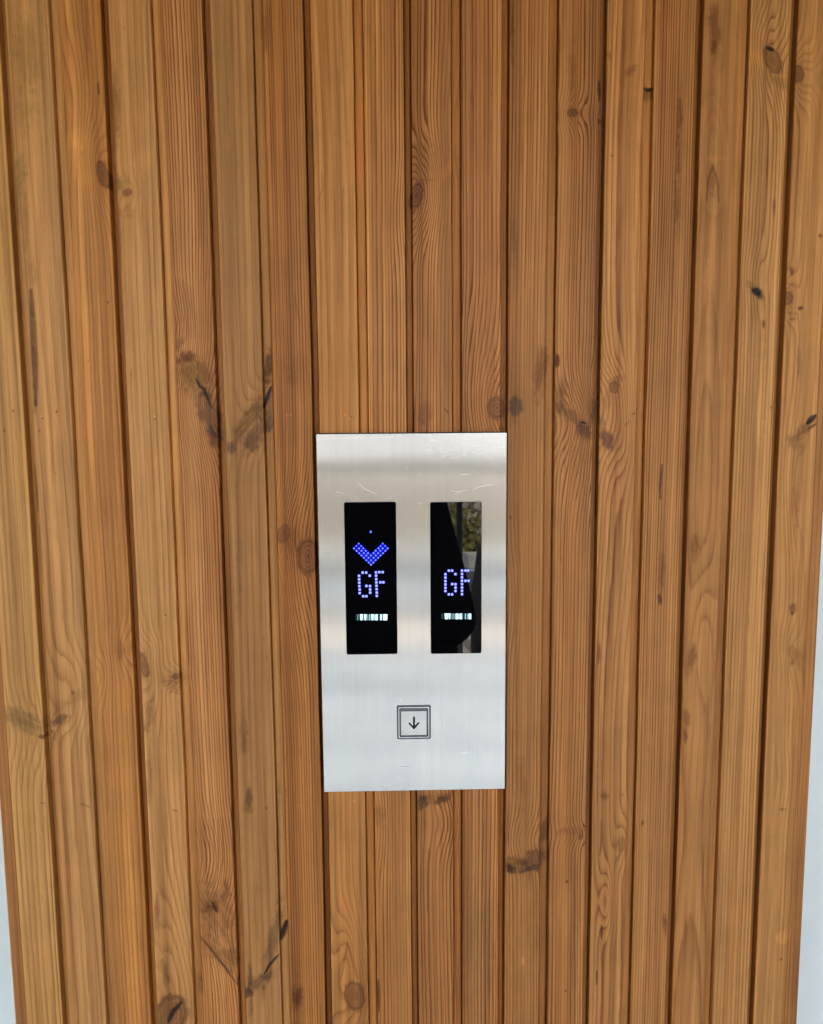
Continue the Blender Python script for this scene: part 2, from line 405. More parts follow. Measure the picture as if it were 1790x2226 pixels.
# face 5
warp(575, 900, 40, 80, 4.0, 30, [5])
smudge(545, 905, 16, 62, 38, .78, (.52,.50,.36), [5]); smudge(560, 945, 20, 52, 34, .70, (.52,.50,.56), [5])
smudge(583, 800, 9, 40, 6, .80, (.30,.24,.18), [5]); smudge(585, 890, 9, 60, 0, .6, (.6,.58,.66), [5])
crack([(589,840),(582,858),(574,884)], 4.2, .95, (.06,.05,.05), [5, 6]); smudge(504, 975, 10, 13, 0, .85, (.42,.44,.54), [5])
smudge(545, 965, 16, 20, 0, .4, (.55,.5,.52), [5]); smudge(500, 700, 12, 240, 0, .35, (1.12,1.16,1.26), [5]); smudge(488, 120, 26, 200, 0, .40, (.82,.90,.92), [5])
smudge(512, 400, 20, 200, 0, .3, (.82,.86,.9), [5]); smudge(520, 1250, 8, 90, 0, .3, (.55,.55,.5), [5]); smudge(530, 1600, 9, 50, 0, .4, (.55,.52,.5), [5])
smudge(541, 1738, 9, 26, 0, .8, (.42,.44,.46), [5]); smudge(538, 1760, 16, 12, 0, .4, OL, [5]); speck(580, 1757, 2.2)
smudge(590, 2060, 12, 110, 12, .75, (.56,.56,.60), [5]); smudge(562, 2140, 40, 14, -42, .8, (.50,.50,.50), [5])
smudge(540, 2160, 14, 12, 0, .9, (.42,.42,.42), [5]); smudge(543, 2120, 5, 30, 0, .7, (.5,.5,.48), [5]); smudge(546, 2190, 6, 30, 0, .4, (.55,.5,.5), [5])
crack([(575,2118),(588,2096),(606,2076)], 3.2, .95, (.10,.08,.08), [5, 6]); crack([(611,2048),(622,2010)], 6.5, .97, (.05,.04,.04), [5, 6])
smudge(605, 1850, 5, 240, 0, .40, (.6,.6,.66), [5])
smudge(560, 1990, 12, 90, 0, .25, OL, [5])
# face 6
knot(617, 1160, 13, 22, 15, .75, (.42,.34,.34), 3.0, [6]); knot(670, 1210, 22, 40, 0, 1.0, (.42,.34,.34), 4.2, [6], 4)
smudge(640, 1180, 30, 40, 0, .35, (.62,.50,.36), [6])
warp(640, 1330, 26, 150, 1.8, 0, [6])
smudge(616, 1880, 6, 210, 0, .75, (.55,.52,.58), [6]); smudge(620, 2060, 8, 70, 0, .55, (.5,.48,.5), [6])
smudge(645, 2165, 14, 34, 0, .75, (.38,.30,.32), [6]); smudge(575, 60, 12, 60, 0, .5, (.6,.55,.55), [6]); smudge(640, 800, 26, 40, 0, .25, (.55,.48,.3), [6])
crack([(640,640),(652,700)], 2, .4, BR, [6])
# face 7
knot(771, 2165, 22, 32, -8, 1.0, (.46,.44,.44), 4.4, [7], 4); warp(757, 2070, 20, 90, 2.6, 0, [7])
for a, b in (((742,2130),(756,2050)), ((756,2050),(778,2128))): crack([a, b], 2.6, .55, (.45,.33,.30), [7])
crack([(700,370),(703,410),(690,440)], 2, .4, BR, [7]); smudge(690, 640, 8, 120, 0, .4, (1.2,1.22,1.25), [7]); smudge(735, 850, 24, 140, 0, .3, (.92,.84,.68), [7])
crack([(693,2080),(738,2130)], 1.5, .2, BR, [7]); smudge(720, 1760, 20, 60, 0, .3, (.8,.78,.6), [7])
# face 8
smudge(820, 840, 40, 200, 0, .25, (1.1,1.08,1.1), [8]); smudge(818, 2160, 5, 120, 0, .7, (.48,.46,.5), [8]); crack([(823,2130),(824,2200)], 3, .8, (.2,.16,.16), [8])
warp(820, 1800, 20, 90, -2.0, 0, [8]); smudge(822, 1770, 14, 30, 0, .4, (.55,.55,.55), [8])
# face 9
warp(905, 430, 54, 90, 4.4, 10, [9]); warp(985, 300, 40, 140, -1.4, 0, [9])
knot(905, 425, 14, 30, 14, 1.0, (.30,.22,.30), 2.4, [9, 8]); smudge(920, 345, 30, 60, 20, .45, (.72,.70,.52), [9])
crack([(910,392),(942,391)], 1.8, .5, BR, [9]); smudge(972, 370, 11, 34, 20, .45, (1.35,1.2,1.15), [9])
smudge(925, 900, 18, 26, 0, .45, (.55,.5,.42), [9]); crack([(965,888),(975,898)], 1.8, .75, (.25,.15,.12), [9])
smudge(918, 1743, 14, 18, 20, .85, (.40,.40,.42), [9]); smudge(962, 1738, 20, 9, -30, .85, (.42,.40,.40), [9]); smudge(940, 1735, 40, 14, 0, .6, (.62,.60,.50), [9])
warp(970, 1790, 34, 60, 2.4, 0, [9]); warp(890, 700, 40, 200, 1.0, 0, [9])
# face 10
knot(1080, 886, 20, 24, 0, .95, (.48,.46,.52), 4.0, [10]); smudge(1000, 300, 3, 300, 0, .3, (1.3,1.4,1.5), [10])
warp(1040, 790, 50, 120, 1.6, 0, [10]); smudge(1035, 2060, 44, 160, 0, .55, (.82,.90,1.0), [10]); smudge(1050, 1850, 40, 90, 0, .3, (.9,.92,.95), [10])
# face 11
smudge(1120, 884, 15, 21, 0, .9, (.44,.48,.62), [11]); smudge(1118, 884, 34, 40, 0, .35, (.7,.72,.7), [11])
smudge(1178, 800, 16, 60, 6, .6, (.52,.44,.36), [11]); smudge(1114, 700, 8, 140, 0, .45, (1.25,1.2,1.1), [11])
smudge(1114, 60, 5, 80, 0, .6, (.5,.45,.42), [11]); smudge(1118, 520, 7, 60, 0, .5, (.62,.6,.6), [11]); speck(1110, 1125, 3)
warp(1110, 1300, 26, 110, 1.8, 0, [11]); smudge(1122, 1450, 4, 160, 0, .4, (.6,.55,.45), [11])
smudge(1165, 1870, 34, 26, -35, .85, (.46,.44,.44), [11]); smudge(1118, 1876, 26, 16, 0, .8, (.56,.54,.42), [11]); smudge(1108, 1889, 12, 9, 30, .95, (.22,.18,.22), [11])
smudge(1186, 1815, 9, 36, 15, .7, (.56,.55,.56), [11]); warp(1150, 1830, 50, 50, -2.8, 0, [11]); smudge(1155, 1888, 30, 6, -15, .6, (.35,.32,.32), [11])
smudge(1120, 2050, 9, 180, 0, .4, (.85,.84,.62), [11]); smudge(1132, 1700, 14, 60, 0, .3, OL, [11]); smudge(1160, 2000, 12, 110, 0, .3, OL, [11])
speck(1137, 2085, 5, (1.6,1.6,1.5), .6); speck(1137, 2094, 5, (1.6,1.6,1.5), .6); crack([(1105,1840),(1104,1760)], 2, .5, (.4,.34,.36), [11])
# face 12
knot(1245, 245, 12, 9, 0, .95, (.30,.26,.24), 2.6, [12]); crack([(1306,168),(1305,190),(1306,212)], 5.5, .9, (.16,.12,.10), [12]); knot(1306, 257, 5, 5, 0, 1, (.3,.28,.26), 1.0, [12])
smudge(1245, 160, 10, 70, 0, .4, (.62,.62,.6), [12]); smudge(1290, 320, 14, 60, 0, .35, (1.05,1.0,.95), [12])
warp(1250, 910, 60, 80, -4.2, 40, [12]); warp(1295, 850, 26, 60, 3.0, 0, [12]); warp(1270, 1010, 44, 90, -2.2, 0, [12])
smudge(1240, 902, 42, 14, 42, .85, (.56,.54,.54), [12]); smudge(1272, 938, 22, 14, 45, .9, (.46,.42,.44), [12]); smudge(1218, 870, 9, 34, 0, .5, (.6,.58,.5), [12])
smudge(1290, 890, 16, 40, 0, .6, (.58,.55,.36), [12]); crack([(1263,916),(1275,921)], 3, .95, (.06,.05,.05), [12]); crack([(1282,920),(1286,900),(1294,892),(1292,872)], 1.8, .6, (.3,.27,.18), [12])
smudge(1212, 785, 5, 14, 0, .9, (.3,.18,.12), [12]); smudge(1222, 840, 10, 30, 0, .5, (.62,.58,.6), [12])
warp(1250, 1815, 44, 22, -1.6, 0, [12]); smudge(1245, 1808, 34, 9, 0, .45, (.70,.60,.58), [12]); smudge(1262, 1818, 9, 9, 0, .7, (.45,.4,.4), [12])
smudge(1225, 1990, 34, 60, 0, .5, (1.12,1.16,1.25), [12]); speck(1233, 1917, 3); speck(1230, 2155, 2.4)
# face 13
warp(1325, 900, 50, 110, 5.0, -12, [13]); warp(1395, 870, 30, 90, -2.2, 0, [13])
knot(1335, 842, 10, 12, 0, .9, (.38,.30,.36), 1.2, [13]); smudge(1342, 825, 20, 10, -20, .5, (.6,.55,.5), [13]); smudge(1322, 868, 14, 26, 0, .4, (.62,.58,.55), [13])
smudge(1322, 958, 13, 26, -12, .92, (.42,.34,.42), [13]); smudge(1310, 925, 8, 24, 0, .6, (.6,.55,.6), [13])
crack([(1390,886),(1384,896),(1372,902)], 1.8, .7, (.3,.22,.18), [13]); crack([(1368,916),(1358,926)], 1.6, .6, (.3,.22,.18), [13])
crack([(1403,186),(1415,190),(1424,186)], 4.5, .97, (.05,.04,.04), [13]); crack([(1402,193),(1414,184),(1424,180)], 2.2, .7, (1.7,1.7,1.6), [13]); smudge(1414, 200, 12, 18, 0, .6, (.5,.5,.34), [13])
smudge(1370, 155, 20, 10, -40, .35, BR, [13]); speck(1331, 338, 2.6); smudge(1380, 430, 9, 200, 0, .4, (1.22,1.2,1.2), [13]); smudge(1325, 120, 6, 10, 0, .4, BR, [13])
knot(1352, 1836, 7, 16, 10, .7, (.45,.42,.34), 2.2, [13]); warp(1318, 1960, 18, 60, 3.2, 0, [13]); smudge(1314, 1730, 8, 10, 0, .6, (.5,.45,.42), [13])
crack([(1308,1780),(1307,1830),(1304,1860)], 2.4, .7, (.35,.33,.3), [13]); crack([(1308,2012),(1308,2040)], 2.6, .85, (.2,.12,.08), [13]); crack([(1298,2110),(1297,2140)], 2.4, .8, (.25,.16,.12), [13])
speck(1354, 1728, 2); smudge(1302, 1420, 4, 30, 0, .7, (.5,.42,.4), [13])
# face 14
smudge(1478, 250, 7, 60, 0, .7, (.50,.45,.45), [14]); smudge(1475, 330, 6, 50, 0, .7, (.5,.38,.34), [14]); smudge(1472, 440, 9, 70, 0, .5, (.55,.46,.42), [14])
crack([(1477,240),(1475,280)], 1.4, .6, (1.5,1.55,1.6), [14]); crack([(1476,300),(1472,350)], 1.2, .5, (1.5,1.5,1.6), [14]); smudge(1440, 60, 9, 200, 0, .35, (.8,.55,.42), [14])
crack([(1440,1010),(1436,1060),(1437,1085)], 3, .8, (.15,.12,.1), [14]); smudge(1436, 1303, 6, 14, 0, .95, (.34,.26,.34), [14]); smudge(1440, 1250, 7, 60, 0, .55, (.6,.5,.45), [14])
smudge(1447, 2010, 7, 24, 0, .75, (.52,.42,.50), [14]); crack([(1398,1784),(1396,1796)], 3, .7, (.25,.2,.18), [14]); smudge(1455, 1700, 12, 220, 0, .35, (.78,.72,.66), [14])
# face 15
warp(1552, 330, 20, 110, 3.4, 0, [15]); crack([(1536,440),(1540,390),(1550,360),(1560,392),(1563,440)], 3, .65, (.42,.34,.28), [15])
smudge(1549, 395, 9, 36, 0, .6, (.70,.60,.52), [15]); smudge(1556, 344, 24, 5, 0, .7, (1.22,1.16,1.16), [15])
smudge(1556, 60, 14, 60, 0, .6, (.58,.50,.48), [15]); smudge(1553, 105, 7, 18, 0, .5, (.52,.4,.34), [15]); smudge(1510, 1196, 10, 34, 0, .6, (.65,.58,.45), [15])
smudge(1505, 1430, 10, 34, 8, .65, (.55,.48,.46), [15]); smudge(1493, 1560, 9, 36, 0, .6, (.62,.55,.5), [15]); smudge(1490, 1600, 5, 16, 0, .75, (.45,.45,.42), [15])
warp(1530, 1380, 24, 160, 2.6, 0, [15]); smudge(1538, 640, 9, 90, 0, .5, (1.2,1.2,1.2), [15])
# face 16
knot(1680, 130, 17, 33, -24, 1.0, (.46,.38,.36), 3.6, [16], 4); crack([(1668,104),(1682,108)], 4.5, .95, (.07,.06,.04), [16]); smudge(1648, 125, 15, 24, -20, .55, (1.3,1.2,1.1), [16])
smudge(1700, 180, 34, 12, 20, .4, OL, [16]); smudge(1645, 634, 13, 8, 24, .98, (.07,.05,.06), [16]); smudge(1654, 644, 8, 7, 50, .8, (.3,.3,.34), [16]); smudge(1632, 620, 10, 16, -50, .4, OL, [16])
warp(1648, 600, 30, 60, 1.6, 0, [16]); smudge(1652, 850, 12, 160, 0, .5, (1.22,1.25,1.2), [16]); smudge(1661, 705, 3, 9, 0, .7, (.3,.2,.15), [16]); speck(1678, 886, 2.4)
smudge(1684, 450, 5, 20, 0, .4, BR, [16]); smudge(1595, 1980, 24, 200, 0, .3, (1.15,1.1,1.05), [16]); smudge(1565, 1960, 20, 160, 0, .45, (.78,.74,.78), [16])
# face 17
knot(1736, 160, 13, 18, 0, 1.0, (.30,.24,.24), 3.0, [17]); warp(1760, 170, 44, 40, 2.0, 0, [17]); knot(1714, 648, 10, 15, 0, .95, (.36,.28,.30), 3.0, [17])
for r_ in (22, 32):
    w_ = Win(1650, 590, 1790, 710, [17]); w_.apply(np.exp(-((w_.ell(1714, 648, r_*.6, r_, 0)-1)/.08)**2)*.45, (.5,.38,.3))
smudge(1741, 670, 6, 5, 0, .8, (.3,.2,.14), [17]); smudge(1724, 694, 6, 4, 0, .6, BR, [17]); smudge(1722, 590, 5, 12, 0, .6, BR, [17]); smudge(1738, 790, 5, 40, 0, .4, BR, [17])
crack([(1774,903),(1764,912),(1756,920)], 6.5, .98, (.05,.04,.04), [17]); smudge(1745, 938, 34, 12, -38, .75, (.56,.54,.54), [17]); crack([(1778,920),(1758,932)], 2.5, .8, (.15,.12,.12), [17])
smudge(1730, 962, 14, 20, -30, .5, (.62,.60,.60), [17]); warp(1730, 1050, 24, 130, 2.8, 0, [17])
knot(1724, 1420, 9, 16, -10, .6, (.55,.42,.42), 2.0, [17]); smudge(1724, 1440, 7, 7, 0, .6, BR, [17]); speck(1723, 1333, 4, (.28,.22,.24)); smudge(1726, 1322, 8, 12, 0, .5, BR, [17])
smudge(1700, 1760, 8, 4, 0, .7, (.5,.4,.32), [17]); warp(1706, 1700, 20, 60, -1.0, 0, [17]); smudge(1702, 2040, 14, 13, 0, .7, (1.3,1.25,1.22), [17]); speck(1699, 2086, 2.6)
smudge(1730, 1100, 9, 60, 0, .4, (.65,.55,.42), [17]); speck(1784, 512, 4)
# nail heads and flecks left in two rows
for a, b in ((28,893),(123,895),(85,936),(9,936)): speck(a, b, 2.6, (.36,.22,.16), .85)
for a, b in ((90,905),(336,905),(530,913),(537,907),(624,903),(632,902),(750,902),(760,909),(358,1342)): speck(a, b, 2.0, (1.8,1.75,1.7), .9)
for a, b in ((92,909),(337,911),(764,907),(360,1338)): speck(a, b, 2.2, (.42,.30,.26), .8)
for a, b in ((180,1748),(190,1752),(94,1746),(380,1762)): crack([(a-5, b-1), (a+5, b+2)], 1.8, .7, (.35,.26,.22))
for a, b in ((770,1742),(650,1750)): crack([(a-3, b), (a+4, b+1)], 1.6, .6, (1.6,1.55,1.5))
for k in range(150):
    px = rng.uniform(0, 1790); py = rng.uniform(20, 2210)
    speck(px, py, rng.uniform(1.1, 2.0), (.5,.4,.36) if rng.random() < .75 else (1.35,1.3,1.3), .6)
for k in range(70):      # short dark resin flecks along the grain
    px = rng.uniform(0, 1790); py = rng.uniform(20, 2210); l = rng.uniform(6, 34)
    crack([(px, py), (px+rng.uniform(-1, 1), py+l)], 1.3, rng.uniform(.2, .5), (.42,.32,.26))
tint = np.clip(tint, .004, .80)

co = np.stack([Xw, Y, Z], -1).reshape(-1, 3).astype(np.float32)
idx = np.arange(nr*nc).reshape(nr, nc)
q = np.stack([idx[:-1, :-1], idx[:-1, 1:], idx[1:, 1:], idx[1:, :-1]], -1).reshape(-1, 4)
me = bpy.data.meshes.new('planking')
me.vertices.add(len(co)); me.vertices.foreach_set('co', co.ravel())
me.loops.add(q.size); me.loops.foreach_set('vertex_index', q.ravel().astype(np.int32))
me.polygons.add(len(q)); me.polygons.foreach_set('loop_start', np.arange(0, q.size, 4, dtype=np.int32))
me.update(calc_edges=True)
def attr(me, n, t, a):
    at = me.attributes.new(n, t, 'POINT'); at.data.foreach_set('color' if t == 'FLOAT_COLOR' else 'value', a.astype(np.float32).ravel())
attr(me, 'gu', 'FLOAT', gu); attr(me, 'gs', 'FLOAT', gs)
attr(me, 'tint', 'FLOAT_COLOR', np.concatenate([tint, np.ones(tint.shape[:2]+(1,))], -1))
column = empty('timber_column', (0, .1, 0))
tag(column, 'square column clad in upright stained pine boards with knots, carrying the steel lift panel', 'wood cladding')
link('planking', me, WOOD, column)
# corner trims: edge boards of the side cladding, set back behind the face boards
def strip_attrs(o, x0, x1, col, seed, y0=.0045):
    """side boards seen on edge, own grain along the height"""
    me = o.data; n = len(me.vertices); c = np.empty(n*3, np.float32); me.vertices.foreach_get('co', c); c = c.reshape(-1, 3)
    u = c[:, 0]*260+c[:, 1]*170
    g = u+1.2*fbm(c[:, 2]*5, u*.2, seed)
    attr(me, 'gu', 'FLOAT', g); attr(me, 'gs', 'FLOAT', np.full(n, .45))
    t = (s2l(col)*1.0*np.array([1, 1.0, .72]))[None]*(1+.3*(fbm(c[:, 2]*7, u*.5, seed+3)[:, None]-.5))
    attr(me, 'tint', 'FLOAT_COLOR', np.concatenate([t, np.ones((n, 1))], 1))
def trim(x0, x1, col, seed, lab):
    bm = bmesh.new(); zs = np.linspace(0, 1.78, 90); prof = []
    yb, yf, r = .20, .0042, .0012
    prof = [(x0, yb), (x0, yf+r), (x0+r*.3, yf+r*.3), (x0+r, yf)]+[(x0+r+(x1-x0-2*r)*k/10, yf) for k in range(1, 10)]+[(x1-r, yf), (x1-r*.3, yf+r*.3), (x1, yf+r), (x1, yb)]
    rows = [[bm.verts.new((x, y, z)) for x, y in prof] for z in zs]
    for a, b in zip(rows[:-1], rows[1:]):
        for k in range(len(prof)-1): bm.faces.new((a[k], a[k+1], b[k+1], b[k]))
    o = obj_bm('corner_trim', bm, WOOD, column); strip_attrs(o, x0, x1, col, seed); o['label'] = lab; return o
trim(-.3360, -.3256, (172,114,70), 500, 'narrow brown edge board closing the left corner')
trim(.3438, .3540, (170,113,69), 520, 'narrow brown edge board closing the right corner')
# ------------------------------------------------------------------ lift call panel
PY_ = -.004
x0, z0 = -.0622, CAMZ-.3078; x1, z1 = .0899, CAMZ-.0088
panel = empty('lift_call_panel', (.0138, -.002, CAMZ-.158))
tag(panel, 'brushed stainless steel lift call panel with two dark displays and one down button', 'call panel')
SL = (-.0411, CAMZ-.1893, .0006, CAMZ-.0637); SR = (.0282, CAMZ-.1897, .0698, CAMZ-.0643)
BX = (-.0004, CAMZ-.2626, .0276, CAMZ-.2335)
faceplate = plate_with_holes('faceplate', [rrect(x0, z0, x1, z1, .0008), rrect(*SL, .0014), rrect(*SR, .0014), rrect(*BX, .0013)],
                 PY_, .0036, .0003, STEEL, panel)
bm = bmesh.new(); prism(bm, rrect(x0-.0006, z0-.0006, x1+.0006, z1+.0006, .001), -.0007, -.0001)  # black rim added to stand in for the plate's contact shadow
obj_bm('shadow_rim', bm, plain('shadow_rim_black', (.02, .02, .02), .7), panel)
GLASS, gnt, gb = mat_new('black_display_glass')
gb.inputs['Base Color'].default_value = (.002, .002, .0025, 1); gb.inputs['Roughness'].default_value = .012; gb.inputs['IOR'].default_value = 1.62
BLUE = glow('blue_led', (.30, .34, 1.0), .34); HALO = glow('blue_led_spill', (.006, .007, .24), .22)
CHEV = glow('blue_arrow_field', (.004, .006, .50), .21); RING = glow('arrow_led', (.12, .16, 1.0), .40)
TEAL = [glow('message_light', (.06*k+.62*k*k, .30*k+.72*k*k, .40*k+.66*k*k), .34) for k in (.05, .14, .32, .6, 1.0)]
def screen(sx0, sz0, sx1, sz1, lab, zx, zy, G, Fd, bar, arrow):
    bm = bmesh.new(); g = .00012
    prism(bm, rrect(sx0+g, sz0+g, sx1-g, sz1-g, .0013), PY_+.0005, PY_+.0034)
    s = obj_bm('display_screen', bm, GLASS, panel); s['label'] = lab
    yf = PY_+.00042
    def P(a, b): return W(zx+a*.16241, zy+b*.16234, PY_)
    def dots(name, pts, h, mat, yy, sq=True, bv=.3):
        bm = bmesh.new()
        for a, b in pts:
            x, z = P(a, b)
            prism(bm, rrect(x-h, z-h, x+h, z+h, h*bv, 3), yy, yy+.00006)
        return obj_bm(name, bm, mat, s)
    for nm, pts in (('letter_g', G), ('letter_f', Fd)):
        o = dots(nm, pts, .00090, BLUE, yf-.00012)
        # light spilling through the smoked glass round each lit dot, same object, second material
        bm = bmesh.new(); bm.from_mesh(o.data); bm.faces.ensure_lookup_table(); n0 = len(bm.faces)
        for a, b in pts:
            x, z = P(a, b); prism(bm, rrect(x-.0014, z-.0014, x+.0014, z+.0014, .0009, 3), yf, yf+.00005)
        bm.faces.ensure_lookup_table()
        for f in bm.faces[n0:]: f.material_index = 1
        bmesh.ops.recalc_face_normals(bm, faces=bm.faces)
        bm.to_mesh(o.data); bm.free(); o.data.materials.append(HALO)
    if arrow:
        bm = bmesh.new()
        prism(bm, [P(*p) for p in ((168,692),(247,612),(412,758),(570,610),(656,690),(412,922))], yf-.00002, yf+.00004)
        rows = {628:(247,570),660:(215,280,540,602),692:(184,252,308,513,568,634),724:(220,284,340,475,537,605),756:(253,316,372,447,508,572),
                787:(284,348,410,476,540),818:(316,380,445,508),850:(350,413,474),881:(382,444),910:(412,)}
        n0 = 0
        bm.faces.ensure_lookup_table(); n0 = len(bm.faces)
        for b, l in rows.items():
            for a in l:
                x, z = P(a, b); big = .00074 if b > 670 else .0006
                prism(bm, rrect(x-big, z-big, x+big, z+big, big*.95, 3), yf-.00012, yf-.00004)
        bm.faces.ensure_lookup_table()
        for f in bm.faces[n0:]: f.material_index = 1
        o = obj_bm('down_arrow', bm, CHEV, s); o.data.materials.append(RING)
        bm = bmesh.new(); x, z = P(408, 470)
        prism(bm, rrect(x-.0008, z-.0008, x+.0008, z+.0008, .0007, 3), yf-.0001, yf)
        o = obj_bm('lit_dot', bm, RING, s)
    bm = bmesh.new()
    for seg in bar:
        a, b, lv = seg[:3]; t, u = (bar_y[zx])
        bot = seg[3] if len(seg) > 3 else 0
        pts = [P(a, t), P(b, t), P(b-bot, u), P(a+bot, u)]
        n0 = len(bm.faces); prism(bm, pts, yf-.00003*lv, yf+.00008)
        bm.faces.ensure_lookup_table()
        for f in bm.faces[n0:]: f.material_index = lv
    o = obj_bm('scrolling_message', bm, TEAL[0], s)
    for m in TEAL[1:]: o.data.materials.append(m)
bar_y = {740: (1576, 1655), 920: (1566, 1640)}
GL_ = [(300,1016),(347,1016),(395,1058),(252,1060),(253,1106),(255,1152),(256,1198),(260,1243),(260,1290),(350,1195),(398,1197),(400,1243),(401,1285),(308,1333),(350,1333)]
FL_ = [(478,1013),(523,1010),(568,1010),(480,1058),(482,1104),(484,1148),(537,1146),(578,1146),(485,1193),(487,1238),(489,1284),(490,1328)]
GR_ = [(347,990),(390,990),(435,1036),(301,1038),(301,1083),(301,1130),(301,1175),(301,1220),(301,1263),(392,1170),(436,1172),(436,1218),(436,1262),(347,1308),(390,1308)]
FR_ = [(523,990),(570,988),(606,988),(523,1035),(523,1080),(523,1126),(570,1126),(612,1126),(523,1170),(523,1216),(523,1260),(523,1305)]
barL = [(205,224,0),(226,240,2),(242,262,1),(264,304,4,8),(306,319,2),(321,352,4,6),(354,364,1),(365,371,3),(372,384,1),(386,398,3),(401,412,2),(415,446,4,6),(447,474,3),(476,500,4),(502,533,1),(535,556,4,4),(558,572,2),(574,632,4,4)]
barR = [(250,262,1),(264,288,0),(290,338,4,6),(340,370,4,7),(372,380,1),(381,426,2),(428,436,1),(438,470,4),(472,492,3),(494,522,4),(524,540,1),(541,560,0),(562,574,3),(576,596,1),(598,620,3),(622,645,4)]
screen(*SL, 'left display with blue chevron arrow above the letters GF', 740, 1080, GL_, FL_, barL, True)
screen(*SR, 'right display with blue letters GF and reflections', 920, 1080, GR_, FR_, barR, False)
# button: shallow dark channel, raised steel bezel, dark gap, cap, engraved arrow
DARK = plain('button_gap_rubber', (.17, .17, .175), .6)
bx0, bz0, bx1, bz1 = BX
bm = bmesh.new(); prism(bm, rrect(bx0-.0008, bz0-.0008, bx1+.0008, bz1+.0008, .001), PY_+.0009, PY_+.0032)
btn = obj_bm('call_button', bm, DARK, panel)
STEELB = steel_material('button_steel', .57, .22)
m_ = .0011; k_ = .0034
plate_with_holes('bezel', [rrect(bx0+m_, bz0+m_, bx1-m_, bz1-m_, .0012), rrect(bx0+m_+.0010, bz0+m_+.0010, bx1-m_-.0010, bz1-m_-.0012, .0008)], PY_-.0007, .0020, .0003, STEELB, btn)
ax0, az0 = W(872.8, 1598.1, PY_); ax1, az1 = W(927.3, 1545.4, PY_)
bm = bmesh.new(); prism(bm, rrect(ax0, az0, ax1, az1, .0003), PY_-.0004, PY_+.0012)
obj_bm('button_cap', bm, steel_material('cap_steel', .53, .22), btn)
BLK = plain('engraved_black', (.006, .006, .007), .6, spec=.2)
bm = bmesh.new()
def stroke(bm, a, b, w, yy):
    (xa, za), (xb, zb) = a, b; d = math.hypot(xb-xa, zb-za); tx, tz = (xb-xa)/d, (zb-za)/d; pts = []
    base = math.atan2(tz, tx)
    for k in range(9): an = base-math.pi/2+math.pi*k/8; pts.append((xb+w*math.cos(an), zb+w*math.sin(an)))
    for k in range(9): an = base+math.pi/2+math.pi*k/8; pts.append((xa+w*math.cos(an), za+w*math.sin(an)))
    prism(bm, pts, yy, yy+.0001)
Q = lambda a, b: W(850+a/17.34, 1520+b/17.34, PY_)
stroke(bm, Q(875, 690), Q(875, 1085), .00082, PY_-.00050)
stroke(bm, Q(703, 905), Q(873, 1092), .00070, PY_-.00053)
stroke(bm, Q(1038, 900), Q(873, 1092), .00070, PY_-.00056)
obj_bm('down_arrow_mark', bm, BLK, btn)
# scratches: fine bright and dull lines scored in the steel face
SCB = plain('scratch_bright', (.85, .85, .84), .5, metal=.6); SCD = plain('scratch_dull', (.45, .46, .47), .5, metal=.6)
def scratch(segs, mat):
    bm = bmesh.new(); bm.from_mesh(faceplate.data); n0 = len(bm.faces)
    for n, (pts, w) in enumerate(segs):
        P2 = [W(680+a*.25375, 920+b*.25375, PY_) for a, b in pts]
        for i in range(len(P2)-1):
            (xa, za), (xb, zb) = P2[i], P2[i+1]; d = math.hypot(xb-xa, zb-za) or 1e-9; nx, nz = -(zb-za)/d*w, (xb-xa)/d*w
            y = PY_-.00004-.000004*(n % 5)
            wa = .25 if i == 0 else 1; wb = .25 if i == len(P2)-2 else 1
            bm.faces.new([bm.verts.new(p) for p in ((xa+nx*wa, y, za+nz*wa), (xb+nx*wb, y, zb+nz*wb), (xb-nx*wb, y, zb-nz*wb), (xa-nx*wa, y, za-nz*wa))])
    bm.faces.ensure_lookup_table(); faceplate.data.materials.append(mat)
    for f in bm.faces[n0:]: f.material_index = len(faceplate.data.materials)-1
    bm.to_mesh(faceplate.data); bm.free()
W1 = .00016; W2 = .00010
scratch([(((1000,150),(1050,152),(1100,149)), W1), (((1280,122),(1300,126)), W2), (((1325,160),(1400,162)), W1), (((1335,192),(1390,196),(1440,195)), W2), (((1455,198),(1500,192),(1530,186)), W1),
         (((1560,203),(1660,203)), W2), (((930,236),(975,232),(1025,228)), W1), (((1070,240),(1115,258)), W1), (((1150,255),(1200,240)), W1), (((1120,292),(1150,272),(1185,262)), W2), (((1285,232),(1330,234)), W1*1.4),
         (((1280,272),(1320,272)), W1), (((1370,262),(1420,268),(1465,240)), W1), (((1260,446),(1300,438),(1355,436)), W1), (((1370,576),(1420,546),(1480,532),(1580,528)), W1),
         (((1180,578),(1260,588),(1340,572)), W2), (((1220,600),(1280,596)), W2), (((200,586),(270,604)), W1), (((390,510),(440,560),(540,604)), W2), (((650,648),(700,616)), W2), (((330,610),(400,650)), W2),
         (((905,690),(940,684)), W2), (((1270,2826),(1330,2820)), W2), (((740,2350),(770,2378)), W2), (((100,120),(400,122),(700,118)), W2), (((905,436),(935,440)), W2), (((1180,300),(1260,296)), W2), (((808,384),(816,384)), W1*2)], SCB)
scratch([(((700,2870),(730,2890)), W2), (((800,2900),(842,2902)), W1*1.3), (((745,2944),(790,2944),(825,2932)), W1*1.3), (((715,3040),(760,3042)), W1*1.3), (((770,3056),(812,3060)), W1*1.5), (((1080,3110),(1100,3090)), W2)], SCD)

